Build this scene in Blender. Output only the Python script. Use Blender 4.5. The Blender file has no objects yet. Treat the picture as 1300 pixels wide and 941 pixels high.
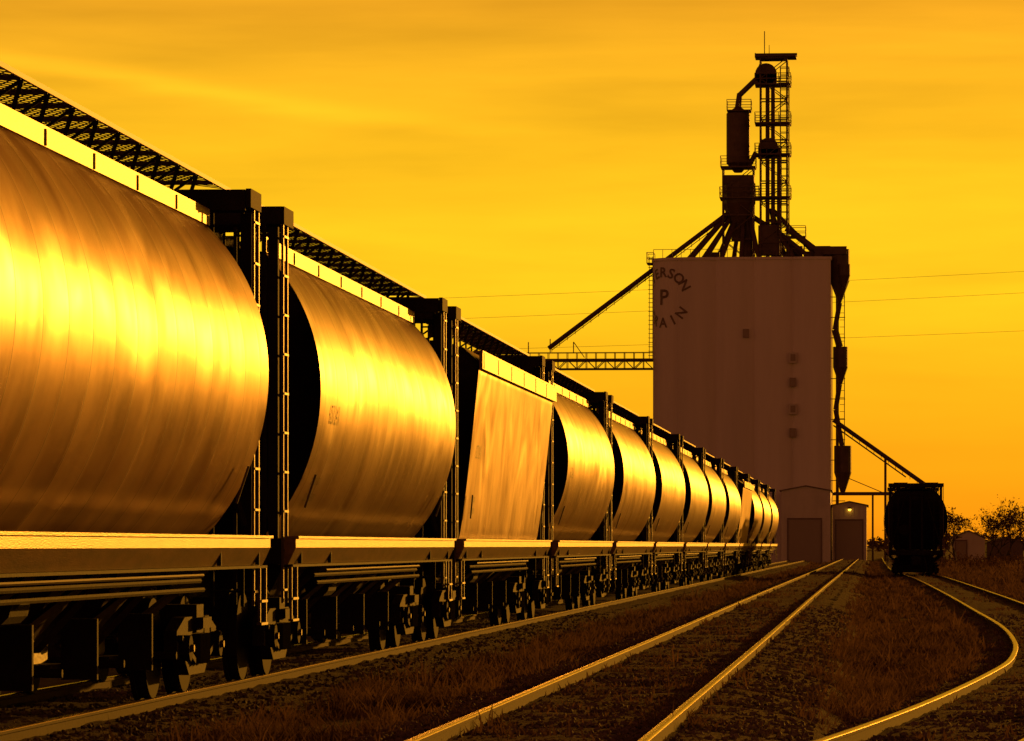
import bpy, math, random, bmesh
import numpy as np
from mathutils import Vector, Matrix, noise
random.seed(7); rng=np.random.default_rng(7)
S=bpy.context.scene; C=S.collection
S.view_settings.view_transform='Standard'; S.view_settings.look='None'; S.view_settings.exposure=0

# ---------------------------------------------------------------- helpers
class M:
    def __init__(s): s.v=[]; s.f=[]
    def box(s,c,d,ry=0):
        x,y,z=[a/2 for a in d]; n=len(s.v)
        for sx in(-1,1):
            for sy in(-1,1):
                for sz in(-1,1): s.v.append((c[0]+sx*x,c[1]+sy*y,c[2]+sz*z))
        for q in((0,1,3,2),(4,6,7,5),(0,4,5,1),(2,3,7,6),(0,2,6,4),(1,5,7,3)): s.f.append(tuple(n+i for i in q))
        return s
    def beam(s,p,q,w,h=None):
        h=h or w; p=Vector(p);q=Vector(q);d=(q-p)
        if d.length<1e-6: return s
        d.normalize(); up=Vector((0,0,1)) if abs(d.z)<.95 else Vector((0,1,0))
        a=d.cross(up).normalized(); b=a.cross(d).normalized(); n=len(s.v)
        for P in(p,q):
            for i,j in((-1,-1),(1,-1),(1,1),(-1,1)): s.v.append(tuple(P+a*i*w/2+b*j*h/2))
        s.f+= [(n,n+1,n+2,n+3),(n+7,n+6,n+5,n+4)]+[(n+i,n+4+i,n+4+(i+1)%4,n+(i+1)%4) for i in range(4)]
        return s
    def cyl(s,p,q,r,r2=None,n=12):
        r2=r if r2 is None else r2; p=Vector(p);q=Vector(q);d=(q-p).normalized()
        up=Vector((0,0,1)) if abs(d.z)<.95 else Vector((0,1,0))
        a=d.cross(up).normalized(); b=a.cross(d).normalized(); k=len(s.v)
        for P,R in((p,r),(q,r2)):
            for i in range(n):
                t=2*math.pi*i/n; s.v.append(tuple(P+a*math.cos(t)*R+b*math.sin(t)*R))
        for i in range(n): s.f.append((k+i,k+(i+1)%n,k+n+(i+1)%n,k+n+i))
        s.f.append(tuple(k+i for i in range(n))[::-1]); s.f.append(tuple(k+n+i for i in range(n)))
        return s
    def prism(s,poly,x0,x1):   # poly in (y,z), extruded along x
        n=len(s.v);k=len(poly)
        for x in(x0,x1):
            for y,z in poly: s.v.append((x,y,z))
        s.f.append(tuple(range(n,n+k))); s.f.append(tuple(range(n+k,n+2*k))[::-1])
        for i in range(k): s.f.append((n+i,n+k+i,n+k+(i+1)%k,n+(i+1)%k))
        return s
    def prismy(s,poly,y0,y1):  # poly in (x,z), extruded along y
        n=len(s.v);k=len(poly)
        for y in(y0,y1):
            for x,z in poly: s.v.append((x,y,z))
        s.f.append(tuple(range(n,n+k))); s.f.append(tuple(range(n+k,n+2*k))[::-1])
        for i in range(k): s.f.append((n+i,n+k+i,n+k+(i+1)%k,n+(i+1)%k))
        return s
    def grid(s,rows):
        n=len(s.v);w=len(rows[0])
        for r in rows: s.v+= [tuple(p) for p in r]
        for i in range(len(rows)-1):
            for j in range(w-1): s.f.append((n+i*w+j,n+i*w+j+1,n+(i+1)*w+j+1,n+(i+1)*w+j))
        return s
    def mesh(s,name,mat,smooth=False,sharp=None):
        me=bpy.data.meshes.new(name); me.from_pydata(s.v,[],s.f); me.update()
        if mat: me.materials.append(mat)
        if smooth:
            me.polygons.foreach_set('use_smooth',[True]*len(me.polygons))
        return me
    def obj(s,name,mat,parent=None,smooth=False):
        return inst(name,s.mesh(name,mat,smooth),parent)
def inst(name,me,parent=None):
    o=bpy.data.objects.new(name,me); C.objects.link(o)
    if parent: o.parent=parent
    return o
def empty(name,loc=(0,0,0)):
    o=bpy.data.objects.new(name,None); o.location=loc; C.objects.link(o); return o

def mat(name,col,rough=.7,metal=0,col2=None,nscale=3,bump=0,bscale=20,spec=.5,stretch=(1,1,1),detail=6):
    m=bpy.data.materials.new(name); m.use_nodes=True; nt=m.node_tree; N=nt.nodes; L=nt.links
    b=N['Principled BSDF']; b.inputs['Roughness'].default_value=rough; b.inputs['Metallic'].default_value=metal
    b.inputs['Specular IOR Level'].default_value=spec; b.inputs['Base Color'].default_value=(*col,1)
    tc=N.new('ShaderNodeTexCoord'); mp=N.new('ShaderNodeMapping'); mp.inputs['Scale'].default_value=stretch
    L.new(tc.outputs['Object'],mp.inputs[0])
    if col2:
        n=N.new('ShaderNodeTexNoise'); n.inputs['Scale'].default_value=nscale; n.inputs['Detail'].default_value=detail
        n.inputs['Roughness'].default_value=.65
        L.new(mp.outputs[0],n.inputs['Vector'])
        r=N.new('ShaderNodeValToRGB'); r.color_ramp.elements[0].position=.35; r.color_ramp.elements[1].position=.68
        r.color_ramp.elements[0].color=(*col,1); r.color_ramp.elements[1].color=(*col2,1)
        L.new(n.outputs[0],r.inputs[0]); L.new(r.outputs[0],b.inputs['Base Color'])
    if bump:
        n2=N.new('ShaderNodeTexNoise'); n2.inputs['Scale'].default_value=bscale; n2.inputs['Detail'].default_value=5
        L.new(mp.outputs[0],n2.inputs['Vector'])
        bp=N.new('ShaderNodeBump'); bp.inputs['Strength'].default_value=bump; bp.inputs['Distance'].default_value=.05
        L.new(n2.outputs[0],bp.inputs['Height']); L.new(bp.outputs[0],b.inputs['Normal'])
    return m

# ---------------------------------------------------------------- materials
def car_paint():
    m=bpy.data.materials.new('hopper_paint'); m.use_nodes=True; nt=m.node_tree; N=nt.nodes; L=nt.links
    b=N['Principled BSDF']
    tc=N.new('ShaderNodeTexCoord'); oi=N.new('ShaderNodeObjectInfo')
    add=N.new('ShaderNodeVectorMath'); add.operation='ADD'; 
    mul=N.new('ShaderNodeMath'); mul.operation='MULTIPLY'; mul.inputs[1].default_value=57
    L.new(oi.outputs['Random'],mul.inputs[0]); L.new(tc.outputs['Object'],add.inputs[0]); L.new(mul.outputs[0],add.inputs[1])
    def nz(scale,st,det=5,rough=.6,dist=0):
        mp=N.new('ShaderNodeMapping'); mp.inputs['Scale'].default_value=st; L.new(add.outputs[0],mp.inputs[0])
        n=N.new('ShaderNodeTexNoise'); n.inputs['Scale'].default_value=scale; n.inputs['Detail'].default_value=det; n.inputs['Roughness'].default_value=rough
        n.inputs['Distortion'].default_value=dist
        L.new(mp.outputs[0],n.inputs['Vector']); return n.outputs[0]
    streak=nz(1.4,(1,1.6,.25),5,.55); blot=nz(.6,(1,1,.8),1.5,.4,.6); grime=nz(1.2,(1,.8,.8),8,.7)
    def math2(op,a,bv,clamp=False):
        x=N.new('ShaderNodeMath'); x.operation=op; x.use_clamp=clamp
        for i,q in enumerate((a,bv)):
            if isinstance(q,(int,float)): x.inputs[i].default_value=q
            else: L.new(q,x.inputs[i])
        return x.outputs[0]
    def ramp(fac,p0,c0,p1,c1):
        r=N.new('ShaderNodeValToRGB'); r.color_ramp.elements[0].position=p0; r.color_ramp.elements[1].position=p1
        r.color_ramp.elements[0].color=(*c0,1); r.color_ramp.elements[1].color=(*c1,1); L.new(fac,r.inputs[0]); return r.outputs[0]
    c1=ramp(streak,.25,(.31,.155,.075),.7,(.42,.225,.112))
    gm=N.new('ShaderNodeMixRGB'); gm.blend_type='MULTIPLY'; gm.inputs[0].default_value=.8; L.new(c1,gm.inputs[1]); L.new(ramp(grime,.35,(.68,.6,.5),.55,(1,1,1)),gm.inputs[2])
    sp=N.new('ShaderNodeSeparateXYZ'); L.new(tc.outputs['Object'],sp.inputs[0])
    fr=math2('FRACT',math2('DIVIDE',math2('ADD',sp.outputs[1],100.2),.96),0)
    dist=math2('ABSOLUTE',math2('SUBTRACT',fr,.5),0)
    seam=math2('LESS_THAN',dist,.010)
    soft=math2('SUBTRACT',1,math2('MULTIPLY',dist,9),True)
    mx=N.new('ShaderNodeMixRGB'); mx.blend_type='MIX'; L.new(math2('MULTIPLY',seam,.8),mx.inputs[0])
    L.new(gm.outputs[0],mx.inputs[1]); mx.inputs[2].default_value=(.05,.02,.01,1)
    hv=N.new('ShaderNodeHueSaturation'); L.new(mx.outputs[0],hv.inputs['Color'])
    L.new(math2('ADD',.78,math2('MULTIPLY',oi.outputs['Random'],.4)),hv.inputs['Value'])
    L.new(hv.outputs[0],b.inputs['Base Color'])
    rg=math2('ADD',.245,math2('MULTIPLY',streak,.08)); rg=math2('ADD',rg,math2('MULTIPLY',grime,.16)); rg=math2('ADD',rg,math2('MULTIPLY',seam,.2)); L.new(rg,b.inputs['Roughness'])
    b.inputs['Metallic'].default_value=.5
    h=math2('ADD',math2('MULTIPLY',blot,1.25),math2('MULTIPLY',soft,.035))
    bp=N.new('ShaderNodeBump'); bp.inputs['Strength'].default_value=.7; bp.inputs['Distance'].default_value=.10
    L.new(h,bp.inputs['Height']); L.new(bp.outputs[0],b.inputs['Normal'])
    return m
PAINT=car_paint()
TRIM=mat('sill_paint',(.24,.12,.055),.42,.35,(.11,.055,.026),3,.1,30,stretch=(1,.6,3))
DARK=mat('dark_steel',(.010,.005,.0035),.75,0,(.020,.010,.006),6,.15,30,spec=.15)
LADD=mat('ladder_steel',(.05,.025,.013),.45,.3,(.08,.04,.022),5)
CHUTE=mat('chute_steel',(.025,.013,.007),.5,.2,(.05,.025,.014),2,.1,20,spec=.25)
WHEEL=mat('wheel_steel',(.008,.0045,.003),.8,.0,(.015,.008,.005),8,spec=.12)
GRATE=mat('walkway_grating_steel',(.06,.03,.018),.55,.3)
LETTER=mat('lettering_paint',(.12,.06,.035),.45,.2)
RAILM=mat('rail_side_rust',(.03,.012,.006),.8,.0,(.055,.025,.013),12,.1,50,spec=.15)
RAILT=mat('rail_head_steel',(.50,.32,.19),.27,.95,(.30,.18,.10),9,stretch=(1,.15,1))
TIE=mat('tie_wood',(.035,.02,.013),.9,0,(.07,.042,.027),5,.4,30,stretch=(.5,4,1),spec=.1)
BALL=mat('ballast_gravel',(.045,.028,.02),.95,0,(.16,.108,.078),11,1.0,28,detail=10,spec=.12)
STONE=mat('stone',(.07,.046,.035),.85,0,(.25,.18,.135),1.2,spec=.2)
GROUND=mat('ground_soil',(.05,.027,.016),.95,0,(.13,.075,.045),.7,1.0,6,detail=10,spec=.08)
CONC=mat('elevator_concrete',(.56,.46,.41),.88,0,(.70,.58,.52),.22,.15,3,stretch=(1,1,.10),detail=10,spec=.2)
ESTEEL=mat('elevator_steelwork',(.06,.026,.015),.6,.2,(.10,.045,.026),1)
SHEDM=mat('shed_cladding',(.46,.37,.32),.6,.1,(.56,.45,.39),.5)
SHEDD=mat('shed_door',(.26,.18,.14),.6,.1)
ROOFM=mat('shed_roof',(.15,.09,.07),.6,.2)
WIRE=mat('cable',(.05,.03,.02),.6,.2)
BARK=mat('bark',(.05,.03,.02),.9)
def translucent(name,c1,c2,t):
    m=bpy.data.materials.new(name); m.use_nodes=True; nt=m.node_tree; N=nt.nodes; L=nt.links
    for n in list(N): N.remove(n)
    out=N.new('ShaderNodeOutputMaterial'); d=N.new('ShaderNodeBsdfDiffuse'); tr=N.new('ShaderNodeBsdfTranslucent'); mx=N.new('ShaderNodeMixShader')
    tc=N.new('ShaderNodeTexCoord'); n=N.new('ShaderNodeTexNoise'); n.inputs['Scale'].default_value=1.1; n.inputs['Detail'].default_value=6
    r=N.new('ShaderNodeValToRGB'); r.color_ramp.elements[0].position=.35; r.color_ramp.elements[1].position=.65
    r.color_ramp.elements[0].color=(*c1,1); r.color_ramp.elements[1].color=(*c2,1)
    L.new(tc.outputs['Object'],n.inputs['Vector']); L.new(n.outputs[0],r.inputs[0])
    L.new(r.outputs[0],d.inputs[0]); L.new(r.outputs[0],tr.inputs[0]); mx.inputs[0].default_value=t
    L.new(d.outputs[0],mx.inputs[1]); L.new(tr.outputs[0],mx.inputs[2]); L.new(mx.outputs[0],out.inputs[0]); return m
GRASS=translucent('dry_grass',(.085,.05,.03),(.26,.16,.09),.35)
LEAF=translucent('foliage',(.05,.028,.016),(.13,.065,.035),.3)

# ---------------------------------------------------------------- world + sun
SAZ,SEL=math.radians(20),math.radians(5.5)
sund=Vector((math.sin(SAZ)*math.cos(SEL),math.cos(SAZ)*math.cos(SEL),math.sin(SEL)))
W=bpy.data.worlds.new('World'); S.world=W; W.use_nodes=True; nt=W.node_tree; N=nt.nodes; L=nt.links
bg=N['Background']; tc=N.new('ShaderNodeTexCoord'); sp=N.new('ShaderNodeSeparateXYZ'); L.new(tc.outputs['Generated'],sp.inputs[0])
def mt(op,a,b=0,clamp=False):
    x=N.new('ShaderNodeMath'); x.operation=op; x.use_clamp=clamp
    for i,q in enumerate((a,b)):
        if isinstance(q,(int,float)): x.inputs[i].default_value=q
        else: L.new(q,x.inputs[i])
    return x.outputs[0]
X_,Y_,Z_=sp.outputs
cr=N.new('ShaderNodeValToRGB'); L.new(mt('DIVIDE',Z_,.5,True),cr.inputs[0]); e=cr.color_ramp.elements
stops=[(0,(.80,.25,.004)),(.017,(.91,.35,.006)),(.06,(1.0,.575,.012)),(.09,(1.0,.53,.013)),(.13,(.78,.335,.015)),(.25,(.28,.085,.006)),(.5,(.12,.033,.004))]
e[0].position=0; e[0].color=(*stops[0][1],1); e[1].position=1; e[1].color=(*stops[-1][1],1)
for z,c in stops[1:-1]:
    q=e.new(z/.5); q.color=(*c,1)
dp=N.new('ShaderNodeVectorMath'); dp.operation='DOT_PRODUCT'; L.new(tc.outputs['Generated'],dp.inputs[0]); dp.inputs[1].default_value=(math.sin(SAZ),math.cos(SAZ),0)
facing=mt('ADD',mt('MULTIPLY',dp.outputs['Value'],.5),.5,True)
azr=N.new('ShaderNodeValToRGB'); L.new(facing,azr.inputs[0]); e=azr.color_ramp.elements
e[0].position=0; e[0].color=(.80,.66,6.0,1); e[1].position=.93; e[1].color=(1,1,1,1); q=e.new(.6); q.color=(.42,.33,1,1)
m1=N.new('ShaderNodeMixRGB'); m1.blend_type='MULTIPLY'; m1.inputs[0].default_value=1; L.new(cr.outputs[0],m1.inputs[1]); L.new(azr.outputs[0],m1.inputs[2])
mp=N.new('ShaderNodeMapping'); mp.inputs['Scale'].default_value=(5,5,58); mp.inputs['Rotation'].default_value=(0,math.radians(2),0); L.new(tc.outputs['Generated'],mp.inputs[0])
n1=N.new('ShaderNodeTexNoise'); n1.inputs['Scale'].default_value=1; n1.inputs['Detail'].default_value=5; n1.inputs['Roughness'].default_value=.5; n1.inputs['Distortion'].default_value=.4; L.new(mp.outputs[0],n1.inputs['Vector'])
mp2=N.new('ShaderNodeMapping'); mp2.inputs['Scale'].default_value=(30,30,200); mp2.inputs['Rotation'].default_value=(0,math.radians(-4),0); L.new(tc.outputs['Generated'],mp2.inputs[0])
n2=N.new('ShaderNodeTexNoise'); n2.inputs['Scale'].default_value=1; n2.inputs['Detail'].default_value=6; L.new(mp2.outputs[0],n2.inputs['Vector'])
cl=mt('ADD',mt('MULTIPLY',mt('SUBTRACT',n1.outputs[0],.5),.8),mt('MULTIPLY',mt('SUBTRACT',n2.outputs[0],.5),.2))
amp=mt('ADD',.3,mt('MULTIPLY',Z_,6.5),True)
cl=mt('MULTIPLY',cl,amp)
az=mt('DIVIDE',X_,mt('MAXIMUM',Y_,.05))
dd=mt('SUBTRACT',Z_,mt('ADD',.0846,mt('MULTIPLY',az,-.138)))
dd=mt('ADD',dd,mt('MULTIPLY',mt('SUBTRACT',n1.outputs[0],.5),.010))
g=mt('POWER',2.718,mt('MULTIPLY',mt('MULTIPLY',dd,dd),-170000))
fade=mt('MULTIPLY',mt('SUBTRACT',-.06,az),9,True)
st=mt('MULTIPLY',mt('MULTIPLY',g,fade),.26)
tot=mt('ADD',mt('ADD',1,cl),st)
vm=N.new('ShaderNodeVectorMath'); vm.operation='SCALE'; L.new(m1.outputs[0],vm.inputs[0]); L.new(tot,vm.inputs['Scale'])
ds=N.new('ShaderNodeVectorMath'); ds.operation='DOT_PRODUCT'; L.new(tc.outputs['Generated'],ds.inputs[0]); ds.inputs[1].default_value=sund
gl=mt('POWER',mt('MAXIMUM',ds.outputs['Value'],0),110)
gv=N.new('ShaderNodeVectorMath'); gv.operation='SCALE'; gv.inputs[0].default_value=(1.1,.45,.015); L.new(gl,gv.inputs['Scale'])
sky=N.new('ShaderNodeTexSky'); sky.sky_type='NISHITA'; sky.sun_disc=False; sky.sun_elevation=SEL; sky.sun_rotation=SAZ
sk=N.new('ShaderNodeVectorMath'); sk.operation='MULTIPLY'; L.new(sky.outputs[0],sk.inputs[0]); sk.inputs[1].default_value=(.006,.0025,.00004)
a1=N.new('ShaderNodeVectorMath'); L.new(vm.outputs[0],a1.inputs[0]); L.new(gv.outputs[0],a1.inputs[1])
a2=N.new('ShaderNodeVectorMath'); L.new(a1.outputs[0],a2.inputs[0]); L.new(sk.outputs[0],a2.inputs[1])
L.new(a2.outputs[0],bg.inputs[0]); bg.inputs[1].default_value=1.0
sl=bpy.data.lights.new('sun','SUN'); sl.energy=2.0; sl.angle=math.radians(.6); sl.color=(1,.385,.03)
so=bpy.data.objects.new('sun',sl); C.objects.link(so); so.rotation_euler=(-sund).to_track_quat('-Z','Y').to_euler()

# ---------------------------------------------------------------- camera
cam=bpy.data.cameras.new('camera'); co=bpy.data.objects.new('camera',cam); C.objects.link(co); S.camera=co
cam.sensor_width=36; cam.lens=149.5; cam.shift_y=.171; cam.clip_end=12000; cam.clip_start=.5
co.location=(0,0,1.4); co.rotation_euler=(math.radians(90),0,math.radians(4.87))

# ---------------------------------------------------------------- hopper car meshes
ZB=1.48
def hwA(z):
    R=2.0 if z>3.05 else 2.3
    return 1.6-R+math.sqrt(R*R-(z-3.05)**2)
def hwB(z):
    t=(z-ZB)/(4.1-ZB)
    return 1.30+.31*min(t,1)**.8 if z<=4.1 else 1.61-.0-(z-4.1)*1.1
HN,HF=7.0,7.38      # body reach towards the two ends
def shell(hw,top,crown):
    m=M(); zs=[ZB+(top-ZB)*i/28 for i in range(29)]
    prof=[(hw(z),z) for z in zs]
    prof+= [(hw(top)*.5,top+(crown-top)*.8),(0,crown)]
    full=prof+[(-x,z) for x,z in prof[-2::-1]]
    m.grid([[(x,y,z) for x,z in full] for y in np.linspace(-HN,HF,26)])
    return m
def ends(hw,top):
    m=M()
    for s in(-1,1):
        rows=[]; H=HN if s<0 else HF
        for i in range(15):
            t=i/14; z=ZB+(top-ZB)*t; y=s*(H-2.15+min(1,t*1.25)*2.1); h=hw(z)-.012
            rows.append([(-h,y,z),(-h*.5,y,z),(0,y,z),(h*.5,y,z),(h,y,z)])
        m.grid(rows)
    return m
def car_meshes(kind):
    hw,top,crown=(hwA,4.48,4.58) if kind=='A' else (hwB,4.32,4.46)
    R={}
    R['body']=(shell(hw,top,crown).mesh('body',PAINT,True))
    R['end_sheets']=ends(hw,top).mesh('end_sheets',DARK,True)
    t=M(); d=M(); g=M(); c=M(); w=M(); ld=M()
    for s in(-1,1):
        t.prismy([(s*1.50,1.47),(s*1.50,1.38),(s*1.42,1.21),(s*1.36,1.21),(s*1.36,1.47)],-8.2,8.2)
        t.box((s*1.46,0,1.485),(.14,16.4,.025)); d.box((s*1.39,0,1.195),(.16,16.4,.025))
        for y in (-7.6,-5.2,5.2,7.6): d.box((s*1.46,y,1.30),(.04,.05,.17))
        d.box((s*1.27,.2,ZB-.02),(.32,14.2,.02))
        if kind=='A':
            t.box((s*1.0,.2,4.55),(.04,14.5,.14)); t.box((s*.97,.2,4.63),(.1,14.5,.02))
            for y in np.arange(-6.9,7.3,2.06): d.box((s*1.025,y,4.55),(.012,.04,.13))
        else:
            t.box((s*1.64,.2,4.12),(.05,14.6,.24)); t.box((s*1.6,.2,4.25),(.14,14.6,.03))
            for y in np.arange(-6.9,7.3,2.4): d.box((s*1.667,y,4.12),(.012,.03,.22))
        wz=4.88; xi,xo=.44,1.10
        for x in(xi,xo): g.beam((s*x,-8.2,wz),(s*x,8.2,wz),.022,.04)
        for y in np.arange(-8.15,8.2,1.02):
            g.beam((s*xi,y,wz-.01),(s*xo,y,wz-.01),.04,.04)
            if -7<y<7.1:
                d.beam((s*xo,y,wz-.03),(s*.98,y+.2,4.6),.028); d.beam((s*xi,y,wz-.03),(s*xi,y,4.5),.028)
                d.beam((s*xo,y,wz-.03),(s*.62,y,4.52),.025)
        y=-8.2; wd=xo-xi
        while y<8.2:
            for dr in(-1,1):
                y2=y+dr*wd*2.2
                a=(s*xi,y,wz); b=(s*xo,y2,wz)
                if abs(y2)<8.2: g.beam(a,b,.010,.007)
            y+=.20
        for e in(-1,1):
            d.box((s*.68,e*7.62,4.74),(1.32,.05,.2)); d.box((s*.68,e*8.30,4.76),(1.38,.05,.18)); d.box((s*1.37,e*7.96,4.76),(.05,.70,.18))
            for k in range(8): d.box((s*(.1+k*.165),e*7.96,4.80),(.03,.62,.03))
            d.box((s*1.27,e*8.19,3.05),(.10,.09,3.2))
            for ly in(7.94,8.25): ld.box((s*1.37,e*ly,2.74),(.025,.04,3.85))
            for k in range(10): ld.beam((s*1.38,e*7.94,.95+k*.4),(s*1.38,e*8.25,.95+k*.4),.022)
            for lx in(.90,1.20): d.box((s*lx,e*8.36,2.75),(.035,.025,3.9))
            for k in range(10): d.beam((s*.90,e*8.375,.95+k*.4),(s*1.20,e*8.375,.95+k*.4),.024)
            H=HN if e<0 else HF
            d.beam((s*1.25,e*8.15,1.6),(s*.5,e*(H+.05),4.3),.05)
            d.beam((s*.3,e*8.15,1.5),(s*.3,e*H,4.3),.1)
            d.beam((s*.95,e*7.6,4.7),(s*.9,e*(H-.05),4.5),.07)
            for ly in(7.80,8.2): ld.box((s*1.45,e*ly,.92),(.025,.035,.55))
            ld.box((s*1.45,e*8.0,.64),(.05,.44,.025)); ld.box((s*1.45,e*8.0,.86),(.05,.40,.025))
            ld.beam((s*(hw(1.95)+.07),e*6.7,1.80),(s*(hw(2.2)+.07),e*6.7,2.15),.022)
        for k,zz in enumerate((1.08,1.0)): d.cyl((s*(1.28+.03*k),-5.2,zz),(s*(1.28+.03*k),5.2,zz),.022,n=6)
        ld.cyl((s*1.34,-4.6,1.13),(s*1.34,5.0,1.13),.016,n=6)
    for s in(-1,1):
        d.box((0,s*8.22,1.34),(2.70,.14,.25)); d.box((0,s*7.9,1.455),(2.68,.5,.02))
        d.box((0,s*8.6,.9),(.22,.6,.24)); d.box((.06*s,s*8.93,.9),(.26,.2,.34)); d.box((-.14*s,s*8.99,.9),(.1,.14,.3))
        d.box((0,s*8.05,.95),(.5,1.4,.4)); d.beam((.4,s*8.6,1.1),(.55,s*8.85,.45),.05)
        d.beam((.55,s*8.85,.45),(.35,s*9.0,.30),.045)
    d.box((0,0,1.08),(.34,15.6,.5))
    w.cyl((-.6,-8.42,2.5),(-.6,-8.48,2.5),.28,n=16)
    d.box((0,.2,crown+.1),(.6,13.2,.22))
    for y in np.arange(-6.3,6.7,.85): d.box((0,y,crown+.225),(.7,.06,.04))
    for y in(-4.0,-1.35,1.35,4.0):
        n=len(c.v); pts=[]
        for zz,hx,hy in((1.45,1.12,1.32),(.62,.55,.42),(.42,.55,.42)):
            pts+= [(-hx,y-hy,zz),(hx,y-hy,zz),(hx,y+hy,zz),(-hx,y+hy,zz)]
        c.v+=pts
        for a in(0,4):
            for i in range(4): c.f.append((n+a+i,n+a+(i+1)%4,n+a+4+(i+1)%4,n+a+4+i))
        c.f.append((n+8,n+9,n+10,n+11))
        d.box((0,y,.38),(1.5,.95,.1)); d.cyl((-1.2,y+.4,.42),(1.2,y+.4,.42),.035,n=8)
        for s in(-1,1):
            c.beam((s*1.34,y-1.2,1.2),(s*.62,y-.5,.55),.09,.05); c.beam((s*1.34,y+1.2,1.2),(s*.62,y+.5,.55),.09,.05)
            d.box((s*.9,y,.55),(.3,.06,.5))
    for s in(-1,1):
        for e in(-1,1): c.beam((s*1.3,e*7.0,1.22),(s*.9,e*5.3,1.45),.08)
    for ty in(-6.35,6.35):
        for s in(-1,1):
            prof=[(-1.15,.62),(-1.15,.36),(-.72,.36),(-.45,.20),(.45,.20),(.72,.36),(1.15,.36),(1.15,.62),(.7,.74),(-.7,.74)]
            d.prism([(ty+a,b) for a,b in prof],s*.95,s*1.07)
            for a in(-.89,.89):
                w.cyl((s*1.0,ty+a,.46),(s*1.16,ty+a,.46),.12,n=12); ld.cyl((s*1.16,ty+a,.46),(s*1.19,ty+a,.46),.035,n=8)
            for a in(-.2,0,.2): w.cyl((s*1.09,ty+a,.3),(s*1.09,ty+a,.58),.075,n=8)
            d.box((s*1.1,ty,.68),(.14,.5,.1)); d.beam((s*1.09,ty-1.1,.56),(s*1.09,ty-.3,.32),.05); d.beam((s*1.09,ty+1.1,.56),(s*1.09,ty+.3,.32),.05)
            for a in(-.89,.89):
                w.cyl((s*.68,ty+a,.46),(s*.81,ty+a,.46),.46,n=28); w.cyl((s*.66,ty+a,.46),(s*.70,ty+a,.46),.49,n=28)
        d.box((0,ty,.72),(2.2,.4,.26)); 
        for a in(-.89,.89): d.cyl((-.9,ty+a,.46),(.9,ty+a,.46),.08,n=10); d.box((0,ty+a*.4,.45),(1.8,.12,.14))
    for s in(-1,1): d.cyl((s*.95,-2.7+s*.3,.95),(s*.95,-2.0+s*.3,.95),.15,n=12)
    R['side_sills']=t.mesh('side_sills',TRIM); R['ladders']=ld.mesh('ladders',LADD); R['frame']=d.mesh('frame',DARK); R['roof_walkway']=g.mesh('roof_walkway',GRATE)
    R['hopper_chutes']=c.mesh('hopper_chutes',CHUTE); R['wheels']=w.mesh('wheels',WHEEL)
    def txt(s,size,y0,z0,out):
        cu=bpy.data.curves.new('t','FONT'); cu.body=s; cu.size=size; cu.resolution_u=3
        ob=bpy.data.objects.new('t',cu); C.objects.link(ob); dg=bpy.context.evaluated_depsgraph_get()
        me=bpy.data.meshes.new_from_object(ob.evaluated_get(dg)); bpy.data.objects.remove(ob)
        bm=bmesh.new(); bm.from_mesh(me)
        zz=-.2
        while zz<size:
            bmesh.ops.bisect_plane(bm,geom=bm.verts[:]+bm.edges[:]+bm.faces[:],plane_co=(0,zz,0),plane_no=(0,1,0)); zz+=.07
        n=len(out.v); bm.verts.ensure_lookup_table(); bm.verts.index_update()
        for v in bm.verts:
            z=z0+v.co.y; out.v.append((hw(z)+.006,y0+v.co.x,z))
        for f in bm.faces: out.f.append(tuple(n+v.index for v in f.verts))
        bm.free()
    l=M(); txt('607241',.30,-6.2,2.7,l)
    txt('CAPY 200000',.12,-6.2,2.05,l); txt('LD LMT 208300',.12,-6.2,1.88,l)
    R['lettering']=l.mesh('lettering',LETTER)
    return R
KA=car_meshes('A'); KB=car_meshes('B')
def place_car(R,x,y,z):
    p=empty('hopper_railcar',(x,y,z))
    for k,me in R.items(): inst(k,me,p)
    return p
TX=-7.38
for k in range(-1,13):
    place_car(KB if k in(2,9) else KA,TX+random.uniform(-.02,.02),33.1+18.1*k,0)
place_car(KA,2.1,224,-.3)

# ---------------------------------------------------------------- ground
GZ=-.34
g=M(); ys=[-300,-50,0,15]+list(np.arange(20,120,2.5))+list(np.arange(120,460,12))+[500,700,1000,2000,4000,9000]
xs=[-6000,-1500,-300,-80,-30]+list(np.arange(-14,14,1.0))+[16,20,30,80,300,1500,6000]
def gz(x,y):
    return GZ+(.09*noise.noise(Vector((x*.35,y*.12,0))) if abs(x)<40 and 0<y<460 else 0)
g.grid([[(x,y,gz(x,y)) for x in xs] for y in ys]); g.obj('ground',GROUND,smooth=True)

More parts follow.
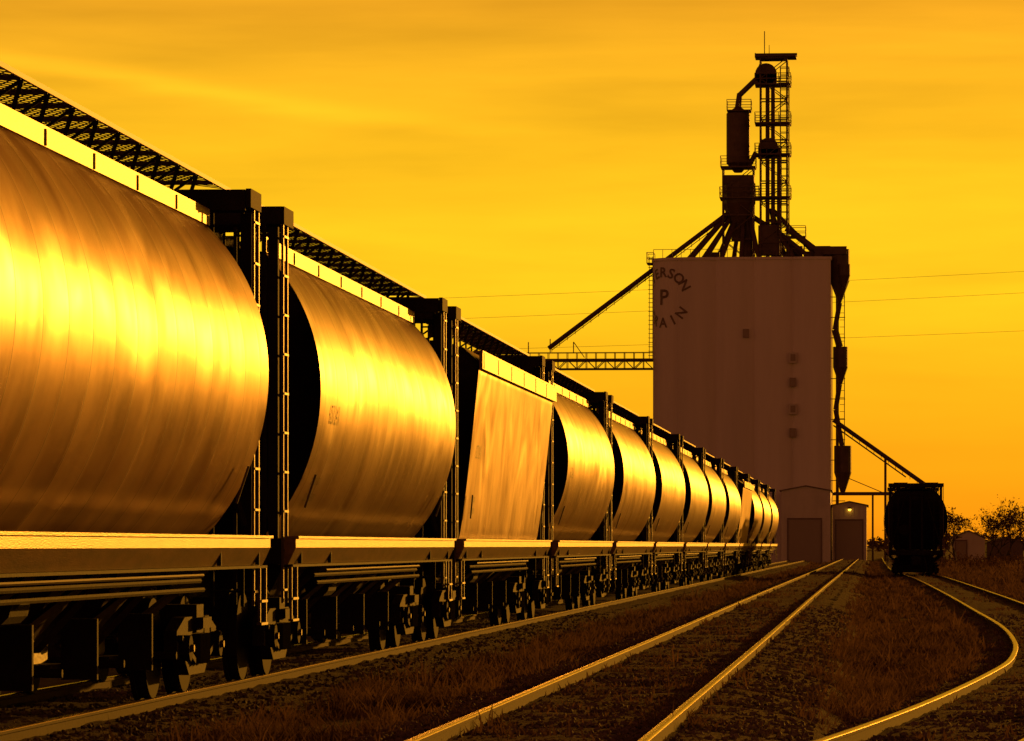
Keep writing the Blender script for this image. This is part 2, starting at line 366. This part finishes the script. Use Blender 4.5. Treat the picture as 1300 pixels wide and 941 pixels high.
# ---------------------------------------------------------------- tracks
def track(xc,z0,y0,y1,step):
    p=empty('railway_track'); r=M(); h=M(); b=M(); t=M()
    ys=np.arange(y0,y1+.01,step)
    for s in(-1,1):
        web=[(-.07,-.17),(-.07,-.155),(-.012,-.14),(-.012,-.045),(-.034,-.035),(-.034,-.010),(.034,-.010),(.034,-.035),(.012,-.045),(.012,-.14),(.07,-.155),(.07,-.17)]
        r.grid([[(xc(y)+s*.753+a,y,z0+c) for a,c in web] for y in ys])
        hd=[(-.0345,-.012),(-.03,-.003),(-.012,0),(.012,0),(.03,-.003),(.0345,-.012)]
        h.grid([[(xc(y)+s*.753+a,y,z0+c) for a,c in hd] for y in ys])
    bed=[(-2.2,GZ-.02-z0),(-1.75,-.27),(-1.3,-.17),(-.95,-.115),(-.6,-.105),(0,-.11),(.6,-.105),(.95,-.115),(1.3,-.17),(1.75,-.27),(2.2,GZ-.02-z0)]
    fine=np.arange(y0,y1+.01,min(step,.4))
    b.grid([[(xc(y)+a,y,z0+c+(.045*noise.noise(Vector((a*2.2,y*1.7,z0*9))) if 0<i<10 else 0)) for i,(a,c) in enumerate(bed)] for y in fine])
    y=y0
    while y<y1:
        x=xc(y)+random.uniform(-.05,.05); t.box((x,y,z0-.22+random.uniform(-.015,.012)),(2.55,.23,.13)); 
        for s in(-1,1):
            t.box((xc(y)+s*.753,y,z0-.150),(.34,.18,.015))
        y+=.56+random.uniform(-.02,.02)
    r.obj('rail_webs',RAILM,p); h.obj('rail_heads',RAILT,p,True); b.obj('ballast',BALL,p,True); t.obj('sleepers',TIE,p)
track(lambda y:TX,0,-5,411,4); Z2=.14
track(lambda y:-2.28+.04*math.sin(y/31)*(1 if y<100 else .3),Z2,-5,411,3)
cp=[(0,-2.3),(15,-1.6),(25,-.5),(35,.72),(42,1.45),(50,2.15),(55,2.5),(64,2.85),(77,3.05),(95,3.02),(133,2.9),(200,2.5),(224,2.1),(280,1.7),(600,1.7)]
def x3(y):
    for i in range(len(cp)-1):
        if cp[i][0]<=y<=cp[i+1][0]:
            p0=cp[max(i-1,0)];p1=cp[i];p2=cp[i+1];p3=cp[min(i+2,len(cp)-1)]
            m1=(p2[1]-p0[1])/(p2[0]-p0[0]) ; m2=(p3[1]-p1[1])/(p3[0]-p1[0]); hh=p2[0]-p1[0]; t=(y-p1[0])/hh
            return (2*t**3-3*t*t+1)*p1[1]+(t**3-2*t*t+t)*hh*m1+(-2*t**3+3*t*t)*p2[1]+(t**3-t*t)*hh*m2
    return cp[-1][1]
track(x3,-.05,22,520,1.0)

# stones
st=M()
ico=[(0,0,1),(.9,0,-.2),(-.4,.8,-.1),(-.5,-.75,.1),(.1,.1,-.8)]
icf=[(0,1,2),(0,2,3),(0,3,1),(4,2,1),(4,3,2),(4,1,3)]
for i in range(32000):
    d=27/(1-random.random()*.72)
    which=random.random()
    if which<.30: xc_,z0=TX,0
    elif which<.66: xc_,z0=-2.28,Z2
    else: xc_,z0=x3(d),-.05
    a=random.uniform(-1.8,1.8); r=random.uniform(.012,.034)*(1+d/150)
    zz=z0-.105-max(0,abs(a)-.9)*.12-max(0,abs(a)-1.3)*.1
    if abs(abs(a)-.753)<.09: continue
    q=Matrix.Rotation(random.uniform(0,6.28),3,'Z')@Matrix.Rotation(random.uniform(0,6.28),3,'X')
    n=len(st.v)
    for v in ico: 
        w_=q@Vector(v)*r; st.v.append((xc_+a+w_.x,d+w_.y,zz+w_.z*.8))
    st.f+= [tuple(n+k for k in f) for f in icf]
st.obj('gravel',STONE)

# grass
def grassmesh(n,ymin,ymax):
    V=[];F=[]
    c=0;tries=0
    while c<n and tries<n*8:
        tries+=1
        u=random.random(); d=(ymin**-.6+(ymax**-.6-ymin**-.6)*u)**(-1/.6)
        x=random.uniform(-6.0,12+d*.03)
        dm=abs(x+2.28); d3=abs(x-x3(d)); dt=abs(x-TX)
        pn=noise.noise(Vector((x*.9,d*.35,3.1)))+.5*noise.noise(Vector((x*3,d*1.2,1.1)))
        if dt<1.5: continue
        keep=.55+pn*1.0
        if dm<1.3: keep=.06+.45*max(0,pn)
        elif dm<1.7: keep*=.6
        if d3<1.2: keep=min(keep,.03+.35*max(0,pn))
        if random.random()>keep: continue
        hgt=(.06+.16*random.random()**1.8)*(1+.9*pn)
        if random.random()<.03: hgt*=2.0
        if dm<1.6 or d3<1.3: hgt*=.5
        if x>x3(d)+1.5 and d>80: hgt*=1.6
        w=.003+.00016*d
        zb=GZ+.02
        if dm<2.1: zb=Z2-.13-max(0,dm-.9)*.26
        elif d3<2: zb=-.05-.13-max(0,d3-.9)*.14
        k=random.choice((3,4,5))
        for j in range(k):
            ang=random.uniform(0,6.28); lean=random.uniform(.1,.9)*hgt
            ox=x+random.gauss(0,.05); oy=d+random.gauss(0,.05)
            tx=math.cos(ang)*lean; ty=math.sin(ang)*lean; hh=hgt*random.uniform(.5,1.1)
            wa=random.uniform(-.6,.6); wx=math.cos(wa)*w; wy=math.sin(wa)*w; b=len(V)
            V+= [(ox-wx,oy-wy,zb),(ox+wx,oy+wy,zb),(ox+wx*.7+tx*.4,oy+wy*.7+ty*.4,zb+hh*.6),(ox-wx*.7+tx*.4,oy-wy*.7+ty*.4,zb+hh*.6),(ox+tx,oy+ty,zb+hh)]
            F+= [(b,b+1,b+2,b+3),(b+3,b+2,b+4)]
        c+=1
    m=M(); m.v=V; m.f=F; return m
grassmesh(68000,27,420).obj('grass',GRASS)

# ---------------------------------------------------------------- grain elevator
# elevation-drawing grid for the plant, 1 m = 12.56 drawing units, face at y = 430 m
def ex(a): return (a-1110)/12.56
def ez(b): return 1.4+(693-b)/12.56
EL=empty('grain_elevator')
FY=430.0; XL,XR=ex(828),ex(1055); RC=2.6
def wall_pt(s):     # arc length along the wall, 0 where the front begins
    if s>=0:
        x=XL+RC+s; Lf=XR-XL-RC; b=4; t=(s/Lf*b)%1
        return x,FY-.40*math.sin(math.pi*t)**.6 if s<Lf else FY
    a=-s/RC
    if a<math.pi/2: return XL+RC-RC*math.sin(a),FY+RC-RC*math.cos(a)
    return XL,FY+RC+(a-math.pi/2)*RC
Lf=XR-XL-RC
prof=[wall_pt(s) for s in np.linspace(-RC*math.pi/2,0,14)]+[wall_pt(s) for s in np.linspace(.02,Lf-.001,81)]
prof+=[(XR,FY+4),(XR,FY+20),(XL,FY+20)]
top=ez(330)
w=M(); n=len(prof)
for z in(GZ-.1,top):
    for x,y in prof: w.v.append((x,y,z))
for i in range(n): w.f.append((i,(i+1)%n,n+(i+1)%n,n+i))
w.f.append(tuple(range(n,2*n)))
w.obj('silo_walls',CONC,EL)
par=M()
for i in range(n):
    a=prof[i];b=prof[(i+1)%n]; par.beam((a[0],a[1],top+.1),(b[0],b[1],top+.1),.25,.28)
par.obj('roof_parapet',CONC,EL)
k=M()
def V(a,b,y): return (ex(a),y,ez(b))
Yc=FY+7
def lattice(m,a0,a1,b0,b1,y0,y1,pitch,w=.14,diag=True):
    x0,x1=ex(a0),ex(a1); z0,z1=ez(b0),ez(b1)
    for x in(x0,x1):
        for y in(y0,y1): m.beam((x,y,z0),(x,y,z1),w)
    nn=max(1,round((z1-z0)/pitch)); hh=(z1-z0)/nn
    for i in range(nn+1):
        z=z0+i*hh
        for y in(y0,y1): m.beam((x0,y,z),(x1,y,z),w*.7)
        for x in(x0,x1): m.beam((x,y0,z),(x,y1,z),w*.7)
        if diag and i<nn:
            for y in(y0,y1):
                if i%2: m.beam((x0,y,z),(x1,y,z+hh),w*.5)
                else: m.beam((x1,y,z),(x0,y,z+hh),w*.5)
            m.beam((x0,y0,z),(x0,y1,z+hh),w*.5); m.beam((x1,y1,z),(x1,y0,z+hh),w*.5)
def platform(m,a0,a1,b,y0,y1,rail=True):
    x0,x1=ex(a0),ex(a1); z=ez(b)
    m.box(((x0+x1)/2,(y0+y1)/2,z),(x1-x0,y1-y0,.14))
    if rail:
        for zz in(.55,1.1):
            for y in(y0,y1): m.beam((x0,y,z+zz),(x1,y,z+zz),.06)
            for x in(x0,x1): m.beam((x,y0,z+zz),(x,y1,z+zz),.06)
        for x in np.linspace(x0,x1,max(2,int((x1-x0)/1.2)+1)):
            for y in(y0,y1): m.beam((x,y,z),(x,y,z+1.1),.06)
lattice(k,964,998,330,66,Yc-1.2,Yc+1.6,2.1,.17)
lattice(k,990,1001,330,80,Yc-2.6,Yc-1.4,.75,.09,False)
platform(k,957,1010,64,Yc-1.6,Yc+1.8,False); k.box((ex(984),Yc,ez(61)),(4.3,.5,.35)); k.beam(V(957,64,Yc),V(957,58,Yc),.1); k.beam(V(966,66,Yc),V(958,84,Yc),.12)
k.beam(V(969,62,Yc),V(969,30,Yc),.09); k.beam(V(975,62,Yc),V(975,48,Yc),.06)
for b in(100,150,190,245): platform(k,957,1003,b,Yc-1.7,Yc+1.7)
for a in(973,980): k.box((ex(a),Yc,(ez(88)+ez(330))/2),(.42,.8,ez(88)-ez(330)))
k.box((ex(988),Yc+.3,(ez(180)+ez(330))/2),(.5,.8,ez(180)-ez(330)))
def hood(m,a,b,r,th):
    x,z=ex(a),ez(b); m.cyl((x,Yc-th/2,z),(x,Yc+th/2,z),r,n=20); m.box((x,Yc,z-r*.5),(2*r,th,r))
hood(k,971,86,1.12,1.1); hood(k,974,181,1.05,1.1)
k.cyl(V(958,92,Yc),V(937,112,Yc),.28,.28); k.cyl(V(937,110,Yc),V(935,128,Yc),.28,.34)
k.cyl(V(958,186,Yc),V(948,206,Yc),.25)
k.cyl(V(935,200,Yc),V(935,136,Yc),1.2,n=24); k.cyl(V(935,136,Yc),V(935,128,Yc),1.2,.35,n=24); k.cyl(V(935,200,Yc),V(935,212,Yc),1.2,.4,n=24)
platform(k,921,952,133,Yc-1.2,Yc+1.2); platform(k,913,958,206,Yc-1.7,Yc+1.7)
lattice(k,916,955,330,206,Yc-1.5,Yc+1.5,2.3,.16)
k.cyl(V(936,226,Yc),V(936,252,Yc),1.7,n=8); k.cyl(V(936,252,Yc),V(936,284,Yc),1.7,.75,n=8); k.box((ex(936),Yc,ez(222)),(3.2,2.6,.9)); 
platform(k,912,962,246,Yc-1.9,Yc+1.9)
k.cyl(V(936,284,Yc),V(936,300,Yc),.75,.75)
for i,(a,y) in enumerate(((860,3),(871,-3),(882,2),(892,-4),(903,3),(914,-4),(926,4),(940,-3),(952,3),(964,-4))):
    k.cyl(V(918+(a-860)*.3,270-i*.8+random.uniform(-2,4),Yc),(ex(a),Yc+y,ez(331)),.24,n=8)
for a,y in((986,3),(998,2),(1010,-3),(1022,-2),(1034,-4),(1046,0)):
    k.cyl(V(978,262+random.uniform(-4,20),Yc),(ex(a),Yc+y,ez(330)),.24,n=8)
k.cyl(V(955,270,Yc),V(1000,300,Yc-1),.28); k.cyl(V(998,285,Yc-1),V(1045,322,Yc-2),.34)
k.box((ex(975),Yc,ez(300)),(2.2,2.2,3.0)); k.box((ex(1008),Yc,ez(318)),(1.6,2,1.6)); k.box((ex(1030),Yc-1,ez(322)),(1.6,1.8,1.0)); k.box((ex(1044),Yc-3,ez(320)),(1.6,1.8,1.5))
k.cyl(V(948,262,Yc),V(948,322,Yc),.5,n=12); k.box((ex(903),Yc,ez(322)),(1.3,1.5,1.1))
lattice(k,1000,1020,330,296,Yc-1.2,Yc+1.2,1.3,.1)
platform(k,985,1022,296,Yc-1.3,Yc+1.3)
k.cyl(V(925,262,Yc),(ex(696),FY+1,ez(441)),.24,n=8)
k.beam(V(905,284,Yc-.5),(ex(700),FY+.5,ez(444)),.07)
for t_ in np.linspace(0,1,22):
    p=Vector(V(905,279,Yc)).lerp(Vector((ex(700),FY+1,ez(439))),t_); k.beam(p,p+Vector((0,-.3,-.55)),.05)
k.beam((ex(762),FY+3,ez(392)),(ex(828),FY+3,ez(345)),.05)
for x in np.linspace(ex(830),ex(1053),20): k.beam((x,FY+.6,top),(x,FY+.6,top+1.1),.05)
k.beam((ex(830),FY+.6,top+1.1),(ex(1053),FY+.6,top+1.1),.05)
x0,x1=ex(645),XL; zt,zb=ez(455),ez(467)
for y in(FY+2,FY+3.6):
    k.beam((x0,y,zt),(x1,y,zt),.18); k.beam((x0,y,zb),(x1,y,zb),.16); k.beam((x0,y,ez(446)),(x1,y,ez(446)),.06)
    nb=15
    for i in range(nb):
        xa=x0+(x1-x0)*i/nb; xb=x0+(x1-x0)*(i+1)/nb
        k.beam((xa,y,zb),(xa,y,ez(446)),.07); k.beam((xa,y,zb if i%2 else zt),(xb,y,zt if i%2 else zb),.08)
k.box(((x0+x1)/2,FY+2.8,zt-.15),(x1-x0,1.5,.1))
for a in(668,696,726): k.beam((ex(a),FY+2.8,ez(446)),(ex(a),FY+2.8,ez(432 if a!=696 else 428)),.1)
lattice(k,650,662,705,467,FY+2,FY+3.6,3,.18)
k.beam((ex(726),FY+2.8,ez(432)),(ex(740),FY+2.8,ez(452)),.08)
for xx in(XL-.45,XL-.1): k.beam((xx,FY+4,ez(455)),(xx,FY+4,ez(322)),.06)
zz=ez(455)
while zz<ez(322): k.beam((XL-.45,FY+4,zz),(XL-.1,FY+4,zz),.05); k.beam((XL-.55,FY+3.6,zz),(XL,FY+3.6,zz),.04); zz+=.45
platform(k,820,829,332,FY+2.5,FY+5)
def unit(a,b0,b1,r,cone,y=FY+2.2):
    k.cyl(V(a,b0,y),V(a,b1,y),r,n=14); k.cyl(V(a,b1,y),V(a,cone,y),r,.16,n=14)
unit(1066,316,356,1.0,384); unit(1072,336,350,.6,366,FY+1); k.box((ex(1060),FY+2,ez(318)),(2.4,2,.8)); unit(1067,440,466,.75,488); unit(1070,566,600,.88,628)
k.cyl(V(1045,318,FY+3),V(1075,318,FY+3),.45,n=10)
k.cyl(V(1066,384,FY+2.2),V(1060,418,FY+2.2),.25,n=8); k.cyl(V(1060,418,FY+2.2),V(1066,440,FY+2.2),.35,n=8); k.cyl(V(1066,488,FY+2.2),V(1061,520,FY+2.2),.25,n=8)
k.cyl(V(1061,520,FY+2.2),V(1069,566,FY+2.2),.25,n=8)
k.cyl(V(1063,330,FY+3),V(1063,640,FY+3),.16,n=8)
for b in range(350,650,26): k.beam(V(1055,b,FY+3),V(1073,b,FY+3),.08); 
k.beam(V(1072,360,FY+3.4),V(1072,566,FY+3.4),.08)
for b in range(360,560,9): k.beam(V(1066,b,FY+3.4),V(1072,b,FY+3.4),.05)
k.cyl(V(1058,533,FY+2),(ex(1176),FY+2,ez(617)),.22,n=8); k.cyl(V(1058,540,FY+2),(ex(1150),FY+2,ez(606)),.08,n=6)
for t_ in np.linspace(.05,.9,12):
    p=Vector(V(1058,533,FY+2)).lerp(Vector((ex(1176),FY+2,ez(617))),t_); k.beam(p,p+Vector((0,0,-.55)),.05)
k.beam((ex(1124),FY+2,GZ),(ex(1124),FY+2,ez(580)),.25); k.beam((ex(1108),FY+2,GZ),(ex(1108),FY+2,ez(627)),.2)
k.beam((ex(1057),FY+2,ez(627)),(ex(1135),FY+2,ez(627)),.3,.35); k.beam((ex(1124),FY+2,ez(627)),(ex(1060),FY+2,ez(600)),.08)
k.obj('steelwork_and_spouts',ESTEEL,EL)
wf=M(); wg=M()
for a,b in((1007,455),(1007,520)):
    wf.box((ex(a),FY-.35,ez(b)),(.8,.5,1.05)); wg.box((ex(a)+.03,FY-.615,ez(b)),(.5,.03,.7))
for a,b in((1007,486),(1007,550),(948,424)):
    wg.box((ex(a),FY-.30,ez(b)),(.62,.5,.9))
wf.obj('window_frames',SHEDM,EL); wg.obj('window_panes',SHEDD,EL)
def wraptext(ch,size,s0,z0,ang,out):
    cu=bpy.data.curves.new('t','FONT'); cu.body=ch; cu.size=size; cu.align_x='CENTER'; cu.align_y='CENTER'; cu.resolution_u=3; cu.offset=.03
    ob=bpy.data.objects.new('t',cu); C.objects.link(ob); dg=bpy.context.evaluated_depsgraph_get()
    me=bpy.data.meshes.new_from_object(ob.evaluated_get(dg)); bpy.data.objects.remove(ob)
    n=len(out.v); ca,sa=math.cos(ang),math.sin(ang)
    for v in me.vertices:
        s=s0+v.co.x*ca-v.co.y*sa; z=z0+v.co.x*sa+v.co.y*ca
        x,y=wall_pt(s); x2,y2=wall_pt(s+.01); nx,ny=(y2-y),-(x2-x); q=math.hypot(nx,ny) or 1
        out.v.append((x+nx/q*.05,y+ny/q*.05,z))
    for f in me.polygons: out.f.append(tuple(n+i for i in f.vertices))
em=M(); cs,cz,r=-1.55,ez(378),2.55
for i,ch in enumerate('PATERSON'):
    a=math.radians(172-i*(172-28)/7); wraptext(ch,1.4,cs+r*math.cos(a),cz+r*math.sin(a),a-math.pi/2,em)
for i,ch in enumerate('GRAIN'):
    a=math.radians(218+i*26); wraptext(ch,1.4,cs+r*math.cos(a),cz+r*math.sin(a),a+math.pi/2,em)
wraptext('P',2.2,cs+.1,cz,0,em)
em.obj('painted_emblem',LETTER,EL)

# sheds
def shed(name,x0,x1,y0,y1,h,rise,door,mat_=SHEDM):
    p=empty(name,(0,0,0)); m=M(); xm=(x0+x1)/2
    pts=[(x0,GZ),(x1,GZ),(x1,h),(xm,h+rise),(x0,h)]
    for y in(y0,y1):
        for x,z in pts: m.v.append((x,y,z))
    m.f+= [(0,1,2,3,4),(9,8,7,6,5),(0,5,6,1),(1,6,7,2),(4,9,5,0)]
    m.obj('walls',mat_,p)
    r=M(); ov=.2
    for a,b in(((x0-ov,h-ov*rise/(xm-x0)),(xm,h+rise)),((x1+ov,h-ov*rise/(xm-x0)),(xm,h+rise))):
        k_=len(r.v); 
        for dz in(.02,.12):
            for y in(y0-ov,y1+ov):
                r.v.append((a[0],y,a[1]+dz)); r.v.append((b[0],y,b[1]+dz))
        r.f+= [(k_,k_+1,k_+3,k_+2),(k_+4,k_+6,k_+7,k_+5),(k_,k_+4,k_+5,k_+1),(k_+2,k_+3,k_+7,k_+6),(k_,k_+2,k_+6,k_+4)]
    r.obj('roof',ROOFM,p)
    rb=M()
    for x in np.arange(x0+.3,x1,.45):
        rb.box((x,y0-.015,(GZ+h)/2),(.05,.03,h-GZ))
    rb.obj('cladding_ribs',mat_,p)
    if door:
        dx0,dx1,dh=door; dm=M(); dm.box(((dx0+dx1)/2,y0-.05,(GZ+dh)/2),(dx1-dx0,.06,dh-GZ))
        z=GZ+.4
        while z<dh: dm.box(((dx0+dx1)/2,y0-.09,z),(dx1-dx0,.03,.05)); z+=.5
        dm.obj('door',SHEDD,p)
        fr=M()
        for x in(dx0-.08,dx1+.08): fr.box((x,y0-.07,(GZ+dh)/2),(.14,.1,dh-GZ))
        fr.box(((dx0+dx1)/2,y0-.07,dh+.1),(dx1-dx0+.3,.1,.18)); fr.obj('door_frame',ROOFM,p)
    return p
YS=414
shed('loading_shed',-9.0,-4.25,YS,FY-.6,6.7,.45,(-8.3,-5.2,3.9))
s2=shed('receiving_shed',-4.1,-.75,YS+3,FY+6,5.3,.35,(-3.7,-1.2,3.8))
lm=M(); lm.box((-2.4,YS+2.8,5.05),(.3,.3,.14)); lm.beam((-2.4,YS+3,5.15),(-2.4,YS+2.6,5.15),.06); lm.obj('lamp_housing',ESTEEL,s2)
bm_=bpy.data.materials.new('lamp_glow'); bm_.use_nodes=True; b_=bm_.node_tree.nodes['Principled BSDF']; b_.inputs['Emission Color'].default_value=(1,.55,.04,1); b_.inputs['Emission Strength'].default_value=5
lb=M(); lb.cyl((-2.4,YS+2.75,4.97),(-2.4,YS+2.75,4.80),.15,.1,n=10); lb.obj('lamp_bulb',bm_,s2)
shed('metal_shed',9.2,13.0,505,520,2.3,.8,(9.6,10.8,1.9))
shed('metal_shed',13.6,18.0,520,540,1.7,.7,None,ROOFM)

# ---------------------------------------------------------------- power line
def polyline(m,pts,r):
    for a,b in zip(pts[:-1],pts[1:]): m.cyl(a,b,r,n=5)
pl=empty('power_line'); c_=M()
def zy(py,Y): return 1.4+(693-py)*Y/5400
for (pa,ya),(pb,yb) in(((560,377),(1300,344)),((560,404),(1300,371)),((560,444),(1300,419))):
    Y=640; xa=(pa-1110)*Y/5400; xb=(pb-1110)*Y/5400; za,zb_=zy(ya,Y),zy(yb,Y); sl_=(zb_-za)/(xb-xa)
    pts=[]
    for i in range(33):
        x=-130+260*i/32; z=za+sl_*(x-xa)+ (abs(x)/130)**2*1.5-.4; pts.append((x,Y,z))
    polyline(c_,pts,.022)
c_.obj('cables',WIRE,pl)
po=M()
for x,zt in((-130,32),(130,46)):
    for dx in(-2,2): po.cyl((x+dx,640,GZ),(x+dx,640,zt+2),.3,.2,n=8)
    for z in(zt,zt-4,zt-8): po.beam((x-4,640,z),(x+4,640,z),.3)
po.obj('poles',WIRE,pl)

# ---------------------------------------------------------------- trees
def tree(name,x,y,h,spread,seed,leaves=1400):
    rnd=random.Random(seed); p=empty(name,(x,y,GZ)); b=M(); lf=M(); tips=[]
    def br(pos,d,ln,r,lev):
        steps=3; q=pos
        for i in range(steps):
            d=(d+Vector((rnd.gauss(0,.13),rnd.gauss(0,.13),rnd.gauss(.03,.08)))).normalized()
            nq=q+d*ln/steps; b.cyl(q,nq,r*(1-i*.2),r*(1-(i+1)*.2),n=5); q=nq
            if lev>1: tips.append(q)
        if lev<5:
            for _ in range(3 if lev<3 else 2):
                nd=(d+Vector((rnd.gauss(0,.55)*spread,rnd.gauss(0,.55)*spread,rnd.uniform(-.1,.5)))).normalized()
                br(q,nd,ln*rnd.uniform(.6,.85),r*.55,lev+1)
    for _ in range(3): br(Vector((rnd.gauss(0,.2),rnd.gauss(0,.2),0)),Vector((rnd.gauss(0,.35)*spread,rnd.gauss(0,.35),1)).normalized(),h*.27,h*.018,0)
    for _ in range(leaves):
        t=rnd.choice(tips)+Vector((rnd.gauss(0,.22),rnd.gauss(0,.22),rnd.gauss(0,.2))); s=rnd.uniform(.05,.13)
        n=len(lf.v)
        for _k in range(3): lf.v.append(tuple(t+Vector((rnd.gauss(0,s),rnd.gauss(0,s),rnd.gauss(0,s)))))
        lf.f.append((n,n+1,n+2))
    b.obj('trunk_and_limbs',BARK,p); lf.obj('foliage',LEAF,p)
tree('bare_tree',(1212-1110)*480/5400,480,6.8,.8,3)
tree('bare_tree',(1256-1110)*470/5400,470,7.4,1.3,5,1300)
tree('bare_tree',(1278-1110)*475/5400,475,7.8,1.3,11,1300)
tree('bare_tree',(1304-1110)*480/5400,480,7.6,1.2,13,1300)
tl=M(); rnd=random.Random(21)
for i in range(120):
    cx=rnd.uniform(-190,330); cy=rnd.uniform(1250,1500); hh=rnd.uniform(3.5,8); ww=rnd.uniform(5,11)
    if abs(cx)<15 : hh*=.5
    tl.cyl((cx,cy,GZ),(cx,cy,hh*.7),.25,.1,n=5)
    for j in range(110):
        p=Vector((cx+rnd.gauss(0,ww*.4),cy+rnd.gauss(0,2),hh*abs(rnd.gauss(.5,.25)))); n=len(tl.v)
        for _ in range(3): tl.v.append(tuple(p+Vector((rnd.gauss(0,.7),rnd.gauss(0,.5),rnd.gauss(0,.55)))))
        tl.f.append((n,n+1,n+2))
tl.obj('distant_treeline',LEAF)
bu=M()
for i in range(70):
    cy=rnd.uniform(250,470); cx=rnd.uniform(4.5,26); hh=rnd.uniform(.35,1.1)
    for j in range(60):
        p=Vector((cx+rnd.gauss(0,hh*.9),cy+rnd.gauss(0,.6),GZ+hh*abs(rnd.gauss(.45,.3)))); n=len(bu.v)
        for _ in range(3): bu.v.append(tuple(p+Vector((rnd.gauss(0,.09),rnd.gauss(0,.09),rnd.gauss(0,.12)))))
        bu.f.append((n,n+1,n+2))
bu.obj('weeds',LEAF)
